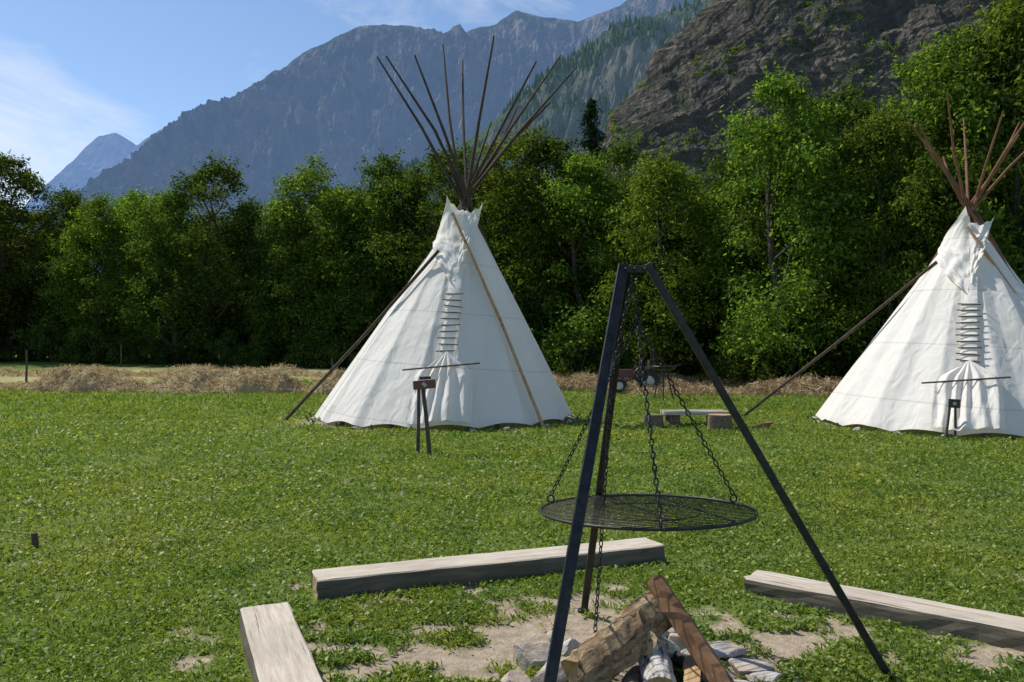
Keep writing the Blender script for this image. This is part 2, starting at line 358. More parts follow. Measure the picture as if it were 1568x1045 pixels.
# ---------------------------------------------------------------- trees
def tree_mesh(name,seed,H=12.,R=3.1,low=.10,nc=85,per=310,mat=None):
    global rng
    rng=np.random.default_rng(seed)
    b=MB()
    top=.8*H;pts=[];rad=[]
    bend=rng.normal(0,.25,(5,2))
    for k in range(9):
        q=k/8
        pts.append((np.interp(q*4,range(5),bend[:,0])*q*1.6,np.interp(q*4,range(5),bend[:,1])*q*1.6,q*top-.1*(k==0)));rad.append(.20*(1-q)**.8+.03)
    b.tube(pts,rad,8)
    C=[];CR=[]
    while len(C)<nc:
        q=rng.random();zz=low+(0.97-low)*q
        prof=R*math.sin(math.pi*min(1,(q*.86+.14)))**.6
        a=rng.uniform(0,6.283);lob=1+.25*math.sin(3*a+seed)+.15*math.sin(5*a+seed*2+q*5)
        rr=prof*lob*rng.uniform(.15,1.0)**.55
        C.append((math.cos(a)*rr,math.sin(a)*rr,zz*H));CR.append(rng.uniform(.45,1.25)*(1-.25*q))
    C=np.array(C);CR=np.array(CR)
    for j in rng.choice(nc,26,replace=False):
        c=C[j];h=max(.8,c[2]-rng.uniform(1,2.6));q=min(1,h/top)
        p0=Vector((np.interp(q*8,range(9),[p[0] for p in pts]),np.interp(q*8,range(9),[p[1] for p in pts]),min(h,top)))
        p1=Vector(c);m_=p0.lerp(p1,.5)+Vector((0,0,-.2))
        b.tube([p0,m_,p1],[.07*(1-q)+.025,.04,.012],5)
    TV=np.array([tuple(v) for v in b.v])
    tf=[f for f in b.f if len(f)==4]
    LV=[]
    for c,r in zip(C,CR):
        n=int(per*(r/.8)**1.7)
        D=rng.normal(size=(n,3));D/=np.linalg.norm(D,axis=1)[:,None]
        fl=rng.random(n)<.5;D[:,2]=np.where(fl,np.abs(D[:,2]),D[:,2])
        sq=rng.uniform(.7,1.15)
        rad_=r*rng.uniform(.3,1.2,n)**.65*(1+.38*np.sin(D[:,0]*6+c[0]*3)*np.cos(D[:,1]*5+c[2]+D[:,2]*4))
        P=c+D*rad_[:,None]*[1.0,1.0,sq]
        N=D+rng.normal(0,.6,(n,3))+[0,0,.35];N/=np.linalg.norm(N,axis=1)[:,None]
        l=rng.uniform(.055,.13,n)
        LV.append(quads(P,N,l,l*rng.uniform(.35,.55,n)).reshape(-1,3))
    n=2600;id_=rng.integers(0,nc,n//13);D=rng.normal(size=(n//13,3));D[:,2]+=.5;D/=np.linalg.norm(D,axis=1)[:,None]
    B0=C[id_];tt=rng.random((n//13,13,1));P=(B0[:,None,:]+D[:,None,:]*CR[id_][:,None,None]*(.8+.9*tt)).reshape(-1,3)+rng.normal(0,.07,(n//13*13,3))
    N=rng.normal(size=P.shape)+[0,0,.6];N/=np.linalg.norm(N,axis=1)[:,None];l=rng.uniform(.05,.12,len(P))
    LV.append(quads(P,N,l,l*.45).reshape(-1,3))
    LV=np.concatenate(LV)
    V=np.concatenate([TV,LV]);lf=np.arange(len(LV)).reshape(-1,4)+len(TV)
    fs=np.concatenate([np.array(tf),lf]);mi=np.concatenate([np.zeros(len(tf)),np.ones(len(lf))])
    return mesh_np(name,V,[fs],[M_bark,mat],mi)
TM=[tree_mesh('ash_tree_a',1,R=3.0,mat=M_leaf,low=.08),tree_mesh('ash_tree_b',2,R=3.5,mat=M_leaf,low=.14),
    tree_mesh('ash_tree_c',3,R=2.7,mat=M_leafb,low=.10),tree_mesh('ash_tree_d',4,R=3.2,mat=M_leafb,low=.06),
    tree_mesh('ash_tree_e',5,R=2.4,mat=M_leaf,low=.12,nc=75),tree_mesh('ash_tree_f',6,R=3.3,mat=M_leafb,low=.07,nc=105)]
def shrub_mesh(seed):
    global rng
    rng=np.random.default_rng(seed);b=MB()
    for k in range(7):
        a=rng.uniform(0,6.28);b.tube([(0,0,-.05),(math.cos(a)*.5,math.sin(a)*.5,1),(math.cos(a)*1.0,math.sin(a)*1.0,1.9)],[.04,.025,.01],5)
    TV=np.array([tuple(v) for v in b.v]);tf=[f for f in b.f if len(f)==4];LV=[]
    for k in range(30):
        a=rng.uniform(0,6.28);rr=rng.uniform(.1,1.5);c=np.array([math.cos(a)*rr,math.sin(a)*rr,rng.uniform(.2,2.6-rr*.6)]);r=rng.uniform(.3,.6);n=150
        D=rng.normal(size=(n,3));D/=np.linalg.norm(D,axis=1)[:,None]
        P=c+D*(r*rng.uniform(.4,1.15,n))[:,None];P[:,2]=np.maximum(P[:,2],.02)
        N=D+rng.normal(0,.5,(n,3))+[0,0,.3];N/=np.linalg.norm(N,axis=1)[:,None];l=rng.uniform(.05,.11,n)
        LV.append(quads(P,N,l,l*.5).reshape(-1,3))
    LV=np.concatenate(LV);fs=np.concatenate([np.array(tf),np.arange(len(LV)).reshape(-1,4)+len(TV)])
    return mesh_np('shrub',np.concatenate([TV,LV]),[fs],[M_bark,M_leaf],np.concatenate([np.zeros(len(tf)),np.ones(len(LV)//4)]))
SM=[shrub_mesh(31),shrub_mesh(32)]
def conifer_mesh(seed):
    global rng
    rng=np.random.default_rng(seed);b=MB();H=12
    b.tube([(0,0,-.1),(0,0,H*.5),(0,0,H)],[.2,.11,.02],7);LV=[]
    for k in range(190):
        q=rng.random()**.85;h=H*(.12+.87*q);ln=2.4*(1-q)**.85*rng.uniform(.55,1.2)+.10;a=rng.uniform(0,6.28);n=int(40+90*ln/2)
        tt=rng.random(n);P=np.stack([math.cos(a)*ln*tt,math.sin(a)*ln*tt,h-.45*ln*tt+.12*ln*tt**2],1)+rng.normal(0,.08,(n,3))*(.4+.8*tt[:,None])
        P[:,2]-=rng.random(n)*.2
        N=rng.normal(size=(n,3))+[0,0,.8];N/=np.linalg.norm(N,axis=1)[:,None];l=rng.uniform(.06,.12,n)
        LV.append(quads(P,N,l,l*.3).reshape(-1,3))
        b.tube([(0,0,h),(math.cos(a)*ln,math.sin(a)*ln,h-.33*ln)],[.03,.008],4)
    TV=np.array([tuple(v) for v in b.v]);tf=[f for f in b.f if len(f)==4];LV=np.concatenate(LV)
    return mesh_np('spruce_tree',np.concatenate([TV,LV]),[np.concatenate([np.array(tf),np.arange(len(LV)).reshape(-1,4)+len(TV)])],[M_bark,M_needle],np.concatenate([np.zeros(len(tf)),np.ones(len(LV)//4)]))
CM=conifer_mesh(51)
r2=np.random.default_rng(5)
def put(name,me,x,y,H,base=12.,wx=1.):
    o=bpy.data.objects.new(name,me);s=H/base
    o.location=(x,y,float(gz(x,y))-.05);o.scale=(s*wx,s*wx*r2.uniform(.9,1.1),s);o.rotation_euler=(0,0,r2.uniform(0,6.28));return link(o)
front=[(-130,245,47,1),(-60,250,46,0),(12,236,46,1),(95,284,46,4),(150,298,44,5),(215,288,45,2),(268,294,42,0),(328,248,43,1),(392,302,45,4),(438,308,42,0),(482,236,42,2),(535,292,42,3),(575,230,41,4),(628,275,42,0),(682,226,40,1),(742,243,40,4),
 (796,184,38,2),(848,208,38,1),(893,236,36,5),(950,220,38,0),(1012,242,33,3),(1072,262,36,4),(1125,242,34,1),(1195,110,30,5),(1262,140,32,1),(1318,155,33,0),(1362,175,28.5,3),(1432,62,30,5),(1498,46,31,1),(1558,-8,29,3),(1640,-10,30,1),(1730,0,31,5)]
for (u,v,d,k) in front:
    put('ash_tree',TM[k],X(u,d),d,Z(v,d)-float(gz(X(u,d),d)),wx=1.05 if u<1100 else .92)
for (u,v,d) in [(905,156,42),(372,330,56)]:
    put('spruce_tree',CM,X(u,d),d,Z(v,d),wx=1.1)
u=-260
while u<1900:
    fd=np.interp(u,[-200,700,1200,1600],[46,41,31,30])+5.5
    v=np.interp(u,[-200,100,400,700,900,1100,1250,1600],[285,305,320,272,255,280,205,110])+20+r2.uniform(-14,24);d=fd+r2.uniform(-1.5,1.5)
    put('ash_tree_background',TM[int(r2.integers(0,6))],X(u,d),d,Z(v,d)*1.0,wx=1.15)
    u+=64*r2.uniform(.8,1.2)
u=-220
while u<1850:
    fd=np.interp(u,[-200,700,1200,1600],[49,44,35,34])+r2.uniform(-.5,2.5)
    put('shrub',SM[int(r2.integers(0,2))],X(u,fd),fd,r2.uniform(3.4,5.5),base=2.6,wx=1.0);u+=r2.uniform(50,75)
u=-220
while u<1800:
    fd=np.interp(u,[-200,700,1200,1600],[44,38.5,28,27.5])+r2.uniform(-.5,2.5)
    put('shrub',SM[int(r2.integers(0,2))],X(u,fd),fd,r2.uniform(1.0,2.6),base=2.6,wx=1.2);u+=r2.uniform(32,60)

# ---------------------------------------------------------------- mountains
def mountain(name,ridge,D,Ld,nu,nv,seed,amp,freq,mat,p=1.25,edge=.012,back=.6,cliff=None):
    ridge=np.array(ridge,float);u=np.linspace(ridge[0,0],ridge[-1,0],nu)
    v=np.interp(u,ridge[:,0],ridge[:,1])
    xx=(u-HU)/F*D;zr=CH-(v-HV)/F*D
    zr=zr+(ridged(xx*freq*3.0,xx*0,seed,6,.58)-.6)*D*edge
    s=np.concatenate([np.linspace(0,1,nv),1+np.linspace(0,1,14)[1:]*back])
    U,S=np.meshgrid(np.arange(nu),s);Xg=xx[U];Zr=zr[U]
    f=np.where(S<=1,np.clip(S,0,1)**p,1-(S-1)*1.3)
    Y=D-Ld*(1-S)
    env=np.clip(S*(1-S)*4,0,1)**.7
    if cliff:
        Zg=Zr*f
        a_=math.radians(27);A_=Xg*math.cos(a_)+Zg*math.sin(a_);B_=-Xg*math.sin(a_)+Zg*math.cos(a_)
        wpx=(fbm(Xg*.015,Zg*.02,seed+4,4)-.5)*40
        n1=ridged(A_*.010+wpx*.01,(B_+wpx)*.045,seed+1,7,.62)-.55      # tilted strata ledges
        n2=ridged(Xg*.045,Zg*.012,seed+7,6,.6)-.55                      # vertical gullies
        n3=fbm(Xg*.35,Zg*.35,seed+9,5,.6)-.5
        Yg=Y-env*(n1*cliff*1.7+n2*cliff*1.6+n3*4.0)
        Zg=Zg+env*(fbm(Xg*.12,Zg*.12,seed+12,4)-.5)*5
    else:
        amp=amp*np.clip(Zr/(.34*D),.05,1)**2
        wx_=fbm(Xg*freq*.7,Y*freq*.7,seed+2,4)*1.2
        rn=ridged(Xg*freq+wx_,Y*freq*.55+wx_,seed+1,8,.60)-.55
        rn2=ridged(Xg*freq*4,Y*freq*2.8+wx_,seed+9,6,.58)-.55
        Zg=Zr*f+env*amp*(rn*1.7+rn2*.55)
        Yg=Y-env*amp*1.6*(rn+rn2*.4)
    G=np.stack([Xg,Yg,Zg],-1);V=G.reshape(-1,3);r,c=U.shape
    i=(np.arange(c-1)[None,:]+np.arange(r-1)[:,None]*c).ravel()
    me=mesh_np(name,V,[np.stack([i,i+1,i+1+c,i+c],1)],[mat],smooth=False)
    link(bpy.data.objects.new(name,me));return G[:nv]
def mtnmat(name,sc_,rock,green,haze,hz,gthr=(.4,.6),strata=False):
    t=NT(name);pz=t.pos((sc_,sc_,sc_))
    f=t.noise(t.pos((sc_,sc_,sc_*.6)),4,12,.72);g=t.noise(pz,1.3,10,.68)
    rc=t.ramp(f,[(.36,rock[0]),(.5,rock[1]),(.64,rock[2])])
    if strata:
        sv=t.pos((sc_*.8,sc_*.8,sc_*3.2),(0,math.radians(27),0))
        b=t.noise(sv,1.4,10,.72,.9);rc=t.mix(t.ramp(b,[(.53,0),(.62,.85)]),rc,(.48,.40,.29))
        rc=t.mix(t.ramp(t.noise(sv,4.4,8,.7,.4),[(.40,.85),(.47,0)]),rc,(.022,.021,.02))
        vv=t.noise(t.pos((sc_*5,sc_*5,sc_*.6)),1.6,7,.7,.5);rc=t.mix(t.ramp(vv,[(.38,.7),(.47,0)]),rc,(.03,.028,.026))
    else:
        rc=t.mix(t.ramp(t.noise(pz,.8,6,.6),[(.5,0),(.68,.6)]),rc,(.30,.215,.16))
    gn=t.ramp(t.noise(pz,26,6,.7),[(.35,green[0]),(.65,green[1])])
    nz=t.n('ShaderNodeSeparateXYZ');t.l(t.n('ShaderNodeNewGeometry').outputs['Normal'],nz.inputs[0])
    k=t.math('ADD',g,t.math('MULTIPLY',t.math('SUBTRACT',nz.outputs['Z'],.5),.40))
    c=t.mix(t.ramp(k,[(gthr[0],0),(gthr[1],1)]),rc,gn)
    t.col(c).rough(1,0);t.bump(t.math('ADD',f,t.math('MULTIPLY',t.noise(pz,22,8,.75),.6)),1,.30/sc_)
    # aerial haze painted in: even bluish glow added to the rock
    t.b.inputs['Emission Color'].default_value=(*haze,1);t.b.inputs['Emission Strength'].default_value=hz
    return t.m
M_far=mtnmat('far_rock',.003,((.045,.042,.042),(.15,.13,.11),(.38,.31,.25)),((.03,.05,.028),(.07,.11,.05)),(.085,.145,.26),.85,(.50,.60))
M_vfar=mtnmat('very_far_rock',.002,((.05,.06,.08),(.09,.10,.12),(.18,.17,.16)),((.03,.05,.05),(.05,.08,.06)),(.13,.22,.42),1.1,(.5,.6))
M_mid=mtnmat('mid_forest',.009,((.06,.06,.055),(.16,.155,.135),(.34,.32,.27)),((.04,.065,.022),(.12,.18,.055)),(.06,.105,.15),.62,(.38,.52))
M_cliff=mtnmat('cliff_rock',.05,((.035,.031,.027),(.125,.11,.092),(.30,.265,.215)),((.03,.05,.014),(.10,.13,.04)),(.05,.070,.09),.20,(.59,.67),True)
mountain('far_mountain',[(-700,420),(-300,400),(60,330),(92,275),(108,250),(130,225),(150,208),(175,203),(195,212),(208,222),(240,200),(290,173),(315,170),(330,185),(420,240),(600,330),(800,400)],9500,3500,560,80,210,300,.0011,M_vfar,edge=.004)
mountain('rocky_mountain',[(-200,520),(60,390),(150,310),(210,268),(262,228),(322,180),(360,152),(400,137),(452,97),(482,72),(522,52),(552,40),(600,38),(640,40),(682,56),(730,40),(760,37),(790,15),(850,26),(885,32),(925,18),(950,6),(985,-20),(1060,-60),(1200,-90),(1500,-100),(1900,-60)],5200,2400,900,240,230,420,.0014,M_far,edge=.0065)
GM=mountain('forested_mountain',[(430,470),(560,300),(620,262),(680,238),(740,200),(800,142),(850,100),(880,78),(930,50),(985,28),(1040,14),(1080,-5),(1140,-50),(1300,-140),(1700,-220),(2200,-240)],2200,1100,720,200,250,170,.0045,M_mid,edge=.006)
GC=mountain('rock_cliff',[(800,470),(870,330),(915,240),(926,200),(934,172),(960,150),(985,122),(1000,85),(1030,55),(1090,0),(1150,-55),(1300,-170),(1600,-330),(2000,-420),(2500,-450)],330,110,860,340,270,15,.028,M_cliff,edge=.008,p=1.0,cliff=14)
rng=np.random.default_rng(99)
def conemass(name,G,n,h0,h1,mat,mask):
    a,b,_=G.shape;iu=rng.integers(0,b,n);iv=rng.integers(2,a-1,n)
    P=G[iv,iu]+rng.normal(0,4,(n,3))*[1,1,0];k=mask(P);P=P[k];n=len(P)
    h=rng.uniform(h0,h1,n);w=h*rng.uniform(.16,.26,n);m=6
    th=np.arange(m)*2*np.pi/m
    ring=np.stack([P[:,None,0]+w[:,None]*np.cos(th),P[:,None,1]+w[:,None]*np.sin(th),np.repeat((P[:,2]-h*.05)[:,None],m,1)],-1)
    tip=P+np.stack([0*h,0*h,h],1)
    V=np.concatenate([ring,tip[:,None,:]],1).reshape(-1,3)
    o=(np.arange(n)*(m+1))[:,None,None];kk=np.arange(m)
    T=(np.stack([kk,(kk+1)%m,np.full(m,m)],1)[None]+o).reshape(-1,3)
    link(bpy.data.objects.new(name,mesh_np(name,V,[T],[mat])))
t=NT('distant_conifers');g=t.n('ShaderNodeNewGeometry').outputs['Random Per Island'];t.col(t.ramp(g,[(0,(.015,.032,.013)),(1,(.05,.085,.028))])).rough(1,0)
t.b.inputs['Emission Color'].default_value=(.055,.095,.13,1);t.b.inputs['Emission Strength'].default_value=.5;M_dcon=t.m  # haze painted as a faint bluish glow on the trees
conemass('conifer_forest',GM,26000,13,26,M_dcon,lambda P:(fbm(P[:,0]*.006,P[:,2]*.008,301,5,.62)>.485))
a_,b_,_=GC.shape;n=5600;iu=rng.integers(60,b_-60,n);iv=rng.integers(5,a_-1,n);P=GC[iv,iu]
pr=fbm(P[:,0]*.03,P[:,2]*.045,311,5,.6)+.20*(1-ss(45,95,P[:,2]))
P=P[pr>.575];n=len(P);sz=rng.uniform(.6,2.0,n)
D=rng.normal(size=(n,46,3));D/=np.linalg.norm(D,axis=2)[...,None];Q=(P[:,None,:]+[0,0,.5]+D*sz[:,None,None]*rng.uniform(.4,1,(n,46,1))).reshape(-1,3)
N=D.reshape(-1,3)+rng.normal(0,.5,(len(Q),3))+[0,0,.4];N/=np.linalg.norm(N,axis=1)[:,None];l=rng.uniform(.22,.5,len(Q))
LVq=quads(Q,N,l,l*.6).reshape(-1,3)
link(bpy.data.objects.new('cliff_shrubs',mesh_np('cliff_shrubs',LVq,[np.arange(len(LVq)).reshape(-1,4)],[M_leafb])))

# ---------------------------------------------------------------- tipis
def stone(b,c,sz,r,sub=2):
    bm=bmesh.new();bmesh.ops.create_icosphere(bm,subdivisions=sub,radius=1)
    vs=[];pl=[(Vector(r.normal(size=3)).normalized(),r.uniform(.42,.8)) for _ in range(11)]
    a=r.uniform(0,3.14)
    for v in bm.verts:
        p=v.co.copy()
        for n_,d_ in pl:
            e=p.dot(n_)-d_
            if e>0: p-=n_*e*.97
        p=Vector((p.x*sz[0],p.y*sz[1],p.z*sz[2]))*1.2;p.rotate(Matrix.Rotation(a,3,'Z'));vs.append(p+Vector(c))
    b.add(vs,[tuple(v.index for v in f.verts) for f in bm.faces]);bm.free()
def tipi(cx,cy,R,A,thf,tips,mpole,polesrad,ear,flapL,flapR,seed,door_scale=1.):
    root=empty('tipi',(0,0,0));A=np.array(A,float);r=np.random.default_rng(seed)
    npl=15
    def S(th,s,off=0.,raw=False):
        th=np.asarray(th,float);s=np.asarray(s,float)
        ph=np.mod(th-thf+math.pi/npl*1.0,2*math.pi/npl)-math.pi/npl
        fac=1-(0 if raw else 1.5)*(1-np.cos(math.pi/npl)/np.cos(ph))
        wr=(fbm(th*6+seed,s*2.2+th,seed,3)-.5)*.06*(1-s)+(fbm(th*2.2+s*7,s*11-th*4,seed+3,3)-.5)*.07*ss(.4,.8,s)
        rr=R*fac+ (0 if raw else wr)*1.0
        nz_=R/A[2];k=1/math.sqrt(1+nz_*nz_)
        B=np.stack([cx+rr*np.cos(th),cy+rr*np.sin(th),.05+.08*np.abs(np.sin(th*7.5))+0*th],-1)
        P=B+(A-B)*s[...,None]
        N=np.stack([np.cos(th)*k,np.sin(th)*k,nz_*k+0*th],-1)
        return P+N*np.asarray(off)[...,None]
    nt,ns=360,90
    th=np.linspace(0,2*np.pi,nt,endpoint=False);s=np.linspace(0,.935,ns)
    T,SS=np.meshgrid(th,s);P=S(T,SS,.05*ss(.90,.935,SS)).reshape(-1,3)
    i=(np.arange(nt)[None,:]+np.arange(ns-1)[:,None]*nt);j=(np.arange(nt)+1)%nt
    j=(j[None,:]+np.arange(ns-1)[:,None]*nt)
    me=mesh_np('canvas',P,[np.stack([i.ravel(),j.ravel(),(j+nt).ravel(),(i+nt).ravel()],1)],[M_canvas],smooth=True)
    link(bpy.data.objects.new('canvas',me),root)
    def grid(G,name):
        a,b,_=G.shape;i=(np.arange(b-1)[None,:]+np.arange(a-1)[:,None]*b).ravel()
        m_=mesh_np(name,G.reshape(-1,3),[np.stack([i,i+1,i+1+b,i+b],1)],[M_canvas],smooth=True)
        return link(bpy.data.objects.new(name,m_),root)
    for side,E in ((-1,ear[0]),(1,ear[1])):
        a=np.linspace(0,1,26);b=np.linspace(0,1,60);Bq,Aq=np.meshgrid(b,a,indexing='ij')
        s=.60+.325*Bq if side<0 else .63+.295*Bq
        w=(.12+.50*np.sin(np.clip(Bq*1.15,0,1)*math.pi*.62)) if side<0 else (.05+.32*Bq)
        rad=R*(1-s);dth=np.clip(Aq*w/rad,0,1.5)
        wr=(fbm(Aq*3+Bq*5,Bq*9-Aq*4,seed+side+20,4)-.5)*.15+.025*np.sin(Bq*26+Aq*9)*(1-Bq)
        off=.045+.07*Aq*(1-.4*Aq)+wr*(.3+.7*Aq)
        G=S(thf+side*dth,s,off,True)
        st=np.array([A[0]+math.cos(thf)*.26,A[1]+math.sin(thf)*.26,A[2]-.26])
        tgt=st+(np.array(E)-st)*Aq[...,None]+np.stack([0*Aq,-.06*np.sin(Aq*3.1),-.09*np.sin(Aq*3.1)+.025*np.sin(Aq*14)],-1)
        k=ss(.66,1,Bq)[...,None]
        grid(G*(1-k)+tgt*k,'smoke_flap')
    b=MB();tan=Vector((-math.sin(thf),math.cos(thf),0))
    b2=MB()
    for k in range(10):
        s_=(.285+k*.0275);o=r.uniform(-.03,.03);p=Vector(S(thf+0.0,s_,.085,True))
        tl=r.uniform(-.02,.02)
        b.tube([p+tan*(-.19+o)+Vector((0,0,.01+tl)),p+tan*(.19+o)+Vector((0,0,-tl))],.0105,6)
        q=Vector(S(thf,s_,.076,True));b2.box(q+tan*.0,(.26,.012,.05),Matrix.Rotation(thf+math.pi/2,3,'Z'))
    b.obj('lacing_pins',[M_dark],root);b2.obj('lacing_overlap',[M_canvas],root)
    a=np.linspace(-1,1,9);bb=np.linspace(.24,.66,60);Bq,Aq=np.meshgrid(bb,a,indexing='ij')
    G=S(thf+Aq*.13/(R*(1-Bq)),Bq,.052+.012*np.cos(Aq*1.5)+.006*np.sin(Bq*70),True);grid(G,'front_overlap')
    a=np.linspace(-1,1,110);bb=np.linspace(0,1,50);Bq,Aq=np.meshgrid(bb,a,indexing='ij')
    hz=1.33*door_scale*(1-Bq)+.03;hw=np.interp(Bq,[0,.04,.24,.32,1],[.05,.12,.50,.55,.60])*door_scale
    hz=hz-.05*Aq**2*np.interp(Bq,[0,.3,1],[1,1,0])
    s=hz/A[2]
    pl=np.sin(Aq*17+1.5*np.sin(Aq*4+Bq*2)+seed)*.042*ss(0,.35,Bq)*(1.1-.5*Bq)+(fbm(Aq*4,Bq*3,seed+40,4)-.5)*.09*ss(.1,.5,Bq)
    G=S(thf+Aq*hw/(R*(1-s)),s,.095+pl+.05*Bq*(1-Aq**2),True);grid(G,'door_cover')
    b=MB();p=Vector(S(thf,.215*door_scale,.165,True))
    b.tube([p-tan*.80*door_scale+Vector((0,0,-.07)),p+tan*.68*door_scale+Vector((0,0,.06))],.016,7);b.obj('door_stick',[M_dark],root)
    b=MB()
    for k,(dx,h) in enumerate(tips):
        c=Vector((A[0]+r.uniform(-.09,.09),A[1]+r.uniform(-.09,.09),A[2]+.03))
        tt=h/A[2];bx=A[0]-dx/tt;cs=max(-.97,min(.97,(bx-cx)/(R*.92)));sg=1 if k%2 else -1
        base=Vector((cx+R*.92*cs,cy+R*.92*sg*math.sqrt(1-cs*cs),-.05))
        tip=c+(c-base)*tt
        ex=(A[0]+dx-tip.x)
        m1=c.lerp(tip,.5)+Vector((r.normal(0,.04)+ex*.38,r.normal(0,.04),0));tip=tip+Vector((ex,0,0))
        b.tube([base,base.lerp(c,.5),c,m1,tip],[polesrad,polesrad*.95,polesrad*.85,polesrad*.66,polesrad*.36],7)
    b.obj('lodge_poles',[mpole],root)
    b=MB()
    for (pts,rr) in flapL: b.tube(pts,rr,8)
    b.obj('smoke_flap_pole',[M_pole],root)
    b=MB()
    for (pts,rr) in flapR: b.tube(pts,rr,8)
    b.obj('front_flap_pole',[M_poleO],root)
    b=MB();b3=MB()
    for k in range(22):
        a_=k*2*math.pi/22+r.uniform(-.05,.05);q=Vector((cx+(R+.12)*math.cos(a_),cy+(R+.12)*math.sin(a_),0))
        b.tube([q+Vector((math.cos(a_)*.05,math.sin(a_)*.05,.13)),q-Vector((math.cos(a_)*.03,math.sin(a_)*.03,.03))],.016,6)
        if r.random()<.8:
            a_+=.12;q=Vector((cx+(R+.03)*math.cos(a_),cy+(R+.03)*math.sin(a_),.03))
            stone(b3,q,(r.uniform(.06,.13),r.uniform(.05,.09),r.uniform(.03,.05)),r)
    b.obj('tent_pegs',[M_dark],root);b3.obj('hem_stones',[M_stone],root)
    return root

k=17.6/F
tips1=[((u-710)*k,(305-v)*k) for u,v in [(567,72),(592,95),(663,14),(640,108),(697,42),(757,95),(792,142),(818,112),(860,70),(880,110),(748,165),(665,200),(842,150)]]
tipi(-1.47,17.6,2.82,(-1.04,17.65,4.80),math.radians(-88),tips1,M_pole,.050,
     ((-1.42,17.25,4.86),(-.62,17.25,4.70)),
     [([(-4.88,16.9,-.05),(-3.2,16.9,1.75),(-1.55,16.85,3.62)],.037)],
     [([(.62,15.50,0),(-.25,16.28,2.15),(-1.28,17.08,4.45)],.034)],3)
k=16/F
tips2=[((u-1490)*k,(322-v)*k) for u,v in [(1400,172),(1396,190),(1442,200),(1425,160),(1482,225),(1500,190),(1535,155),(1560,165),(1585,180),(1545,215),(1460,240),(1600,200)]]
tipi(9.0,16.0,2.72,(9.26,16.1,4.30),math.radians(-117),tips2,M_poleR,.042,
     ((8.96,15.72,4.34),(9.62,15.82,4.20)),
     [([(5.02,17.7,-.05),(6.9,16.95,1.65),(8.55,16.0,3.30)],.034)],
     [([(10.6,13.7,.0),(9.75,14.85,2.05),(8.98,15.70,3.95)],.028)],8,.92)

# ---------------------------------------------------------------- beams, logs
def log(name,p0,p1,prof,mats,jit=.006,segs=30,roll=0,seed=1,endmat=1,topn=None,parent=None,bend=0,wob=1.2,rag=.16):
    p0=Vector(p0);p1=Vector(p1);L=(p1-p0).length;r=np.random.default_rng(seed);n=len(prof);vs=[];fs=[];mi=[]
    for i in range(segs+1):
        q=i/segs
        for k,(a,b_) in enumerate(prof):
            o=1+.05*(fbm(np.array(q*5.),np.array(k*.9),seed,3)-.5)
            vs.append((q*L+(r.normal(0,jit*.8) if i in(0,segs) else 0),a*o+r.normal(0,jit*rag)+(float(fbm(np.array(q*2.5+seed),np.array(0.),seed,3))-.5)*jit*wob*4+bend*math.sin(q*3.14),b_*o+r.normal(0,jit*rag*.7)+(float(fbm(np.array(q*3.+seed),np.array(4.),seed,3))-.5)*jit*wob*(b_>.03)))
    for i in range(segs):
        for k in range(n):
            fs.append((i*n+k,(i+1)*n+k,(i+1)*n+(k+1)%n,i*n+(k+1)%n));mi.append(0 if topn is None or k not in topn else 2)
    fs.append(tuple(range(n)));mi.append(endmat);fs.append(tuple(segs*n+k for k in range(n))[::-1]);mi.append(endmat)
    me=bpy.data.meshes.new(name);me.from_pydata(vs,[],fs)
    for m_ in mats: me.materials.append(m_)
    me.polygons.foreach_set('material_index',mi);me.update()
    o=bpy.data.objects.new(name,me);link(o,parent)
    d_=(p1-p0).normalized();yv=Vector((0,0,1)).cross(d_)
    yv=yv.normalized() if yv.length>.01 else Vector((0,1,0));zv=d_.cross(yv)
    Mx=Matrix((d_,yv,zv)).transposed()@Matrix.Rotation(roll,3,'X')
    o.matrix_world=Matrix.Translation(p0)@Mx.to_4x4()
    return o
def rr(w,h,c=.012):
    w/=2;return [(-w,-.02),(-w*1.01,h*.35),(-w*1.0,h*.7),(-w+c*.2,h-c*.6),(-w+c,h),(-w*.4,h*1.01),(w*.1,h*.995),(w*.6,h),(w-c,h),(w-c*.2,h-c*.6),(w,h*.65),(w*1.01,h*.3),(w*.98,-.02)]
TOP=[3,4,5,6,7,8]
log('wooden_beam_seat',(-1.27,5.12,.0),(1.07,6.02,.0),rr(.28,.128),[M_beamshade,M_end,M_beam],.008,22,seed=4,topn=TOP)
log('wooden_beam_seat',(-1.41,4.56,.0),(-.72,2.95,.0),rr(.27,.12),[M_beamshade,M_beamshade,M_beam],.006,18,seed=8,topn=TOP)
log('wooden_beam_seat',(1.58,5.24,.0),(3.45,3.72,.0),rr(.24,.115,.025),[M_beamshade,M_end,M_beam],.012,22,seed=12,wob=1.4,topn=TOP)
fw=empty('campfire_woodpile')
wedge=[(-.115,-.04),(-.105,.01),(-.08,.055),(-.03,.095),(.02,.105),(.05,.07),(.09,.02),(.075,-.05),(.0,-.075),(-.07,-.075)]
log('split_log',(.27,3.60,.10),(.70,3.88,.31),wedge,[M_split,M_end,M_flake],.016,22,.15,3,1,[9,0,1,2,3],fw,wob=.8,rag=.35)
log('split_plank',(.985,3.55,.02),(.70,3.92,.445),[(-.05,-.045),(-.062,.01),(-.03,.045),(.03,.05),(.058,.02),(.05,-.035),(0,-.05)],[M_plank,M_end,M_plank],.008,16,.5,5,1,None,fw,wob=.6,rag=.3)
circ=lambda r_,n=14:[(r_*math.cos(-a*2*math.pi/n)*(1+.06*math.sin(a*2.1)),r_*math.sin(-a*2*math.pi/n)) for a in range(n)]
log('birch_log',(.66,3.55,.07),(.67,3.92,.16),circ(.075),[M_birch,M_end],.007,14,0,7,1,None,fw)
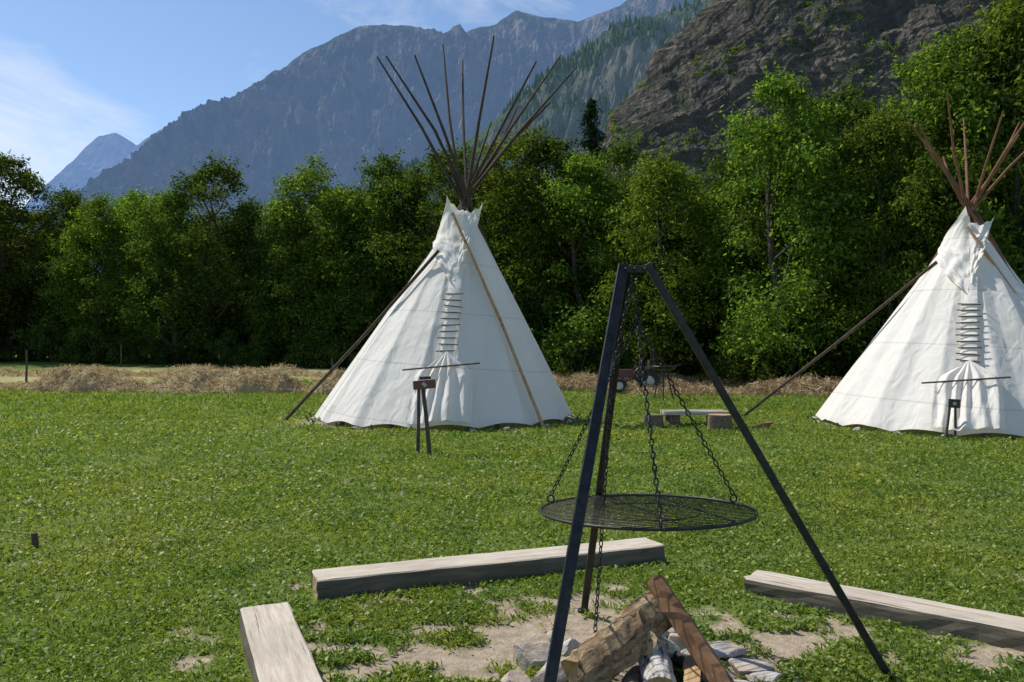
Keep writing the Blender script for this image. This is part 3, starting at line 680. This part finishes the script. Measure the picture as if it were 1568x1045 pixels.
log('birch_log_back',(.80,4.05,.04),(.62,3.72,.22),circ(.06),[M_birch,M_end],.005,14,0,9,1,None,fw)
log('small_log',(.45,3.38,.05),(.60,3.75,.05),circ(.05),[M_rbark,M_end],.005,10,0,17,1,None,fw)
log('charred_log',(.85,3.55,.04),(.60,3.60,.05),circ(.045),[M_char,M_char],.008,10,0,19,1,None,fw)
log('charred_log_back',(.78,4.02,.04),(.92,3.72,.10),circ(.035),[M_char,M_char],.008,10,0,29,1,None,fw)
log('small_split',(.78,3.48,.04),(.86,3.8,.09),[(-.04,-.03),(-.03,.04),(.04,.03),(.035,-.03)],[M_split,M_end],.006,10,0,23,1,None,fw,rag=.3)
b=MB();r=np.random.default_rng(12)
for (u,v,sz) in [(818,1002,(.12,.09,.07)),(872,985,(.085,.075,.05)),(850,1032,(.12,.10,.07)),(905,1045,(.09,.07,.05)),(792,1040,(.08,.07,.05)),(1108,984,(.13,.08,.025)),(1146,1012,(.11,.08,.03)),(1098,1022,(.09,.07,.035)),(1175,1030,(.08,.06,.03)),(1060,1000,(.06,.06,.04)),(1040,975,(.07,.06,.04)),(1130,1042,(.09,.07,.03)),(930,985,(.06,.05,.04)),(895,1000,(.05,.05,.04)),(1015,960,(.06,.06,.04)),(850,965,(.06,.05,.03))]:
    d=1.55*F/(v-HV);stone(b,(X(u,d),d,sz[2]*.6),sz,r,3)
for k in range(9):
    a=-.1-k*.34;stone(b,(.68+.62*math.cos(a),3.45+.5*math.sin(a),.04),(r.uniform(.07,.12),r.uniform(.06,.09),r.uniform(.04,.06)),r,3)
for k in range(120):
    a=r.uniform(0,6.28);q=r.uniform(.1,.8)**.7;stone(b,(.68+.8*q*math.cos(a),3.75+.5*q*math.sin(a),.008),tuple(r.uniform(.008,.03,3)*[1,1,.6]),r,1)
b.obj('fire_ring_stones',[M_stone])

# ---------------------------------------------------------------- tripod grill
root=empty('tripod_grill')
fA=Vector((.09,3.12,-.04));fB=Vector((1.845,3.86,-.04));fC=Vector((.43,4.82,-.04))
b=MB()
tA=Vector((.545,3.90,1.995));tB=Vector((.665,3.92,2.005));tC=Vector((.575,3.96,1.97))
b.tube([fA,tA],1,4,sq=(.025,.015),ref=(0,1,0))
b.tube([fB,tB],1,4,sq=(.018,.015),ref=(0,1,0))
b.tube([fC,tC],1,4,sq=(.020,.014),ref=(0,1,0))
b.box((.60,3.915,1.99),(.13,.035,.012));b.box((.60,3.895,1.975),(.11,.006,.035))
for x_ in (.555,.60,.65): b.tube([(x_,3.87,1.975),(x_,3.96,1.975)],.009,8)
b.torus((.60,3.93,1.945),.022,.005,Matrix.Rotation(math.pi/2,3,'X'),16,5)
for p in (fA,fB,fC): b.tube([Vector((p.x,p.y,-.03)),Vector((p.x,p.y,.012))],.035,10)
o=b.obj('legs',[M_steel],root)
bv=o.modifiers.new('bevel','BEVEL');bv.width=.003;bv.segments=1;bv.limit_method='ANGLE'
b=MB()
G0=Vector((.668,3.96,.785));gr=.525
tilt=Matrix.Rotation(math.radians(-2.6),3,'X')@Matrix.Rotation(math.radians(-.6),3,'Y')
b.torus(G0,gr,.008,tilt,72,8)
b.torus(G0+Vector((0,0,-.007)),gr*.5,.003,tilt,48,6)
rz=Matrix.Rotation(math.radians(14),3,'Z')
nb=28
for k in range(nb):
    q=-gr+ (k+.5)*2*gr/nb;h=math.sqrt(max(0,gr*gr-q*q))-.003
    b.tube([G0+tilt@(rz@Vector((-h,q,0))),G0+tilt@(rz@Vector((h,q,0)))],.0023,6)
for q in (-.26,0,.26):
    h=math.sqrt(gr*gr-q*q)
    b.tube([G0+tilt@(rz@Vector((q,-h,-.006))),G0+tilt@(rz@Vector((q,h,-.006)))],.0038,6)
anch=[]
for a in (math.radians(-93),math.radians(22),math.radians(152)):
    p=G0+tilt@Vector((math.cos(a)*gr,math.sin(a)*gr,.012));b.torus(p+Vector((0,0,.012)),.02,.0055,Matrix.Rotation(a,3,'Z')@Matrix.Rotation(math.pi/2,3,'X'),14,6);anch.append(p+Vector((0,0,.03)))
b.obj('grate',[M_grate],root,True)
b=MB()
HK=Vector((.618,3.93,1.72))
b.chain((.60,3.93,1.93),HK,.03)
b.torus(HK,.02,.005,Matrix.Rotation(math.pi/2,3,'X'),14,5)
for p in anch: b.chain(HK,p,.031,.0038)
b.torus((.625,3.86,1.46),.030,.007,Matrix.Rotation(math.pi/2,3,'X'),20,6);b.torus((.625,3.86,1.46),.012,.005,Matrix.Rotation(math.pi/2,3,'X'),12,6)
b.box((.625,3.86,1.51),(.012,.02,.05));b.box((.625,3.86,1.42),(.01,.02,.04))
b.chain((.595,3.93,1.94),(.505,4.02,1.45),.03);b.chain((.505,4.02,1.45),(.42,4.05,.12),.031,.0038)
b.obj('chains',[M_steel],root,True)

# ---------------------------------------------------------------- signs
def sign(x,y,boards,posts,sz=1.):
    b=MB()
    for (a,c,r_) in posts: b.tube([(x+a[0],y+a[1],-.05),(x+(a[0]+c[0])/2+.006,y+(a[1]+c[1])/2,c[2]/2),(x+c[0],y+c[1],c[2])],[r_,r_*.9,r_*.85],7,0)
    for (c,s_,rot,mt) in boards: b.box((x+c[0],y+c[1],c[2]),s_,Matrix.Rotation(rot,3,'Y'),mt)
    o=b.obj('wooden_sign',[M_dark,M_board,M_white]);bv=o.modifiers.new('b','BEVEL');bv.width=.004;bv.limit_method='ANGLE'
sign(-1.30,11.7,[((.02,-.06,1.035),(.33,.022,.13),math.radians(-5),1),((.02,-.073,1.035),(.07,.004,.05),math.radians(45),2),((.03,-.03,1.13),(.17,.02,.045),math.radians(-3),0)],
     [((-.085,0,0),(-.07,0,1.0),.03),((.09,.02,0),(-.02,0,1.08),.035)])
sign(7.52,13.6,[((0,-.05,.62),(.2,.022,.15),math.radians(4),0),((0,-.064,.62),(.06,.004,.05),0,2)],[((-.13,0,0),(-.04,0,.62),.025),((.05,.02,0),(.045,0,.62),.025)])

# ---------------------------------------------------------------- stumps, low table
def stump(x,y,r_,h):
    b=MB();n=14;rr_=np.random.default_rng(int(abs(x*100)))
    k=1+rr_.normal(0,.04,n);lv=[(-.03,1.08),(h*.3,1.0),(h*.8,.97),(h,.93)]
    vs=[(x+r_*s_*k[i]*math.cos(i*6.283/n),y+r_*s_*k[i]*math.sin(i*6.283/n),z_) for z_,s_ in lv for i in range(n)]
    fs=[(j*n+i,j*n+(i+1)%n,(j+1)*n+(i+1)%n,(j+1)*n+i) for j in range(3) for i in range(n)]
    b.add(vs,fs,0);b.add([vs[3*n+i] for i in range(n)],[tuple(range(n))],1);b.obj('tree_stump_seat',[M_rbark,M_end])
stump(X(1001,15.8),15.8,.19,.24);stump(X(1102,15.1),15.1,.24,.30)
b=MB()
b.box((X(1062,16),16,.27),(1.25,.55,.07),None,0)
for sx_ in (-.42,.42): b.box((X(1062,16)+sx_,16,.118),(.22,.42,.235),None,1)
for q in (-.18,0,.18): b.box((X(1062,16),16+q,.307),(1.24,.012,.004),None,1)
o=b.obj('low_wooden_table',[M_beam,M_rbark]);bv=o.modifiers.new('b','BEVEL');bv.width=.01
b=MB()
for q in range(4): b.box((X(1168,15.2)+q*.07-.1,15.2+q*.03,.05+.02*q),(.26,.07,.04),Matrix.Rotation(.2*q,3,'Z'))
b.obj('kindling_stack',[M_plank])
b=MB();bx,by=X(1016,23.5),23.5
for a in (0.3,2.4,4.5): b.tube([(bx+.34*math.cos(a),by+.34*math.sin(a),0),(bx+.05*math.cos(a),by+.05*math.sin(a),.95)],.018,6)
b.tube([(bx,by,.86),(bx,by,.90),(bx,by,.97),(bx,by,1.0)],[.12,.30,.36,.37],16)
b.torus((bx,by,1.0),.37,.015,None,24,5);b.tube([(bx+.3,by,1.0),(bx+.52,by,1.05)],.014,6)
b.obj('barbecue_stand',[M_steel])
b=MB();tx_,ty_=X(972,27),27.;g=float(gz(tx_,ty_))
def wheel(x,y,r_,w_): 
    b.tube([(x,y-w_/2,g+r_),(x,y-w_/2+.03,g+r_),(x,y+w_/2-.03,g+r_),(x,y+w_/2,g+r_)],[r_*.85,r_,r_,r_*.85],20,1)
    b.tube([(x,y-w_/2-.01,g+r_),(x,y+w_/2+.01,g+r_)],r_*.5,12,2)
for yy in(-.5,.5): wheel(tx_+.36,ty_+yy,.40,.22);wheel(tx_-.6,ty_+yy,.26,.16)
b.box((tx_-.45,ty_,g+.62),(.75,.45,.34),None,0);b.box((tx_-.84,ty_,g+.6),(.08,.40,.28),None,2);b.box((tx_+.2,ty_,g+.5),(.7,.36,.22),None,0)
for yy in(-.5,.5): b.box((tx_+.36,ty_+yy,g+.86),(.5,.24,.05),None,0)
b.box((tx_+.34,ty_,g+.76),(.32,.36,.08),None,1);b.box((tx_+.5,ty_,g+.95),(.07,.36,.32),None,1)
b.tube([(tx_-.05,ty_,g+.75),(tx_+.05,ty_,g+1.02)],.02,6,1);b.torus((tx_+.06,ty_,g+1.04),.15,.015,Matrix.Rotation(.5,3,'Y'),18,5,1)
for yy in(-.25,.25): b.tube([(tx_+.6,ty_+yy,g+.5),(tx_+.6,ty_+yy,g+1.45)],.022,6,1)
b.tube([(tx_+.6,ty_-.25,g+1.45),(tx_+.6,ty_+.25,g+1.45)],.022,6,1);b.tube([(tx_-.65,ty_+.15,g+.75),(tx_-.65,ty_+.15,g+1.15)],.022,6,1)
b.obj('small_tractor',[M_red,M_rubber,M_white])
for (u,d,h) in [(40,31,1.3),(-120,32,1.2),(185,40,1.1),(508,30,1.0)]:
    b=MB();x_=X(u,d);g=float(gz(x_,d));b.tube([(x_,d,g-.1),(x_+.02,d,g+h*.5),(x_+.01,d,g+h)],[.045,.04,.035],7);b.obj('fence_post',[M_dark])
d=6.35;x_=X(56,d);b=MB();b.tube([(x_,d,-.05),(x_-.01,d,.06),(x_-.015,d,.11)],[.022,.026,.024],8)
b.tube([(x_,d,.09),(x_-.5,d+.02,.14),(x_-1.6,d+.05,.30)],.003,5);b.obj('wooden_peg',[M_dark])

# ---------------------------------------------------------------- camera, light, sky
cam=bpy.data.cameras.new('camera');cam.lens=28;cam.sensor_width=36;cam.clip_end=40000;cam.clip_start=.05
co=bpy.data.objects.new('camera',cam);co.location=(0,0,CH);co.rotation_euler=(math.radians(90.35),0,0);link(co);sc.camera=co
EL,AZ=math.radians(54),math.radians(-60)
sv=Vector((math.sin(AZ)*math.cos(EL),math.cos(AZ)*math.cos(EL),math.sin(EL)))
sl=bpy.data.lights.new('sun','SUN');sl.energy=5.0;sl.angle=math.radians(.53);sl.color=(1,.95,.865)
so=bpy.data.objects.new('sun',sl);so.rotation_euler=sv.to_track_quat('Z','Y').to_euler();so.location=(-20,10,40);link(so)
w=bpy.data.worlds.new('World');sc.world=w;w.use_nodes=True;nt=w.node_tree;bg=nt.nodes['Background']
sky=nt.nodes.new('ShaderNodeTexSky');sky.sky_type='NISHITA';sky.sun_disc=False;sky.sun_elevation=EL;sky.sun_rotation=AZ%(2*math.pi)
sky.altitude=1200;sky.air_density=1.1;sky.dust_density=.5;sky.ozone_density=3.0
tc=nt.nodes.new('ShaderNodeTexCoord')
mp=nt.nodes.new('ShaderNodeMapping');mp.inputs['Scale'].default_value=(1,1,3.2);mp.inputs['Rotation'].default_value=(0,.35,0);nt.links.new(tc.outputs['Generated'],mp.inputs[0])
no=nt.nodes.new('ShaderNodeTexNoise');no.inputs['Scale'].default_value=3.2;no.inputs['Detail'].default_value=9;no.inputs['Roughness'].default_value=.62;no.inputs['Distortion'].default_value=.6;nt.links.new(mp.outputs[0],no.inputs[0])
def lobe(v,lo,amt):
    dt=nt.nodes.new('ShaderNodeVectorMath');dt.operation='DOT_PRODUCT';dt.inputs[1].default_value=Vector(v).normalized();nt.links.new(tc.outputs['Generated'],dt.inputs[0])
    mr=nt.nodes.new('ShaderNodeMapRange');mr.inputs[1].default_value=lo;mr.inputs[2].default_value=1.0;mr.inputs[3].default_value=0;mr.inputs[4].default_value=amt;nt.links.new(dt.outputs['Value'],mr.inputs[0]);return mr.outputs[0]
cur=no.outputs['Fac']
for a in (lobe((-.66,1,.19),.98,.27),lobe((-.15,1,.44),.994,.13),lobe((0.0,1,.47),.995,.13)):
    ad=nt.nodes.new('ShaderNodeMath');ad.operation='ADD';nt.links.new(cur,ad.inputs[0]);nt.links.new(a,ad.inputs[1]);cur=ad.outputs[0]
rp=nt.nodes.new('ShaderNodeMapRange');rp.inputs[1].default_value=.56;rp.inputs[2].default_value=.86;rp.inputs[4].default_value=.85;nt.links.new(cur,rp.inputs[0])
mx=nt.nodes.new('ShaderNodeMix');mx.data_type='RGBA';nt.links.new(rp.outputs[0],mx.inputs[0]);nt.links.new(sky.outputs[0],mx.inputs[6]);mx.inputs[7].default_value=(6.0,6.3,6.8,1)
nt.links.new(mx.outputs[2],bg.inputs[0]);bg.inputs[1].default_value=.145
sc.view_settings.view_transform='Standard';sc.view_settings.look='None';sc.view_settings.exposure=0
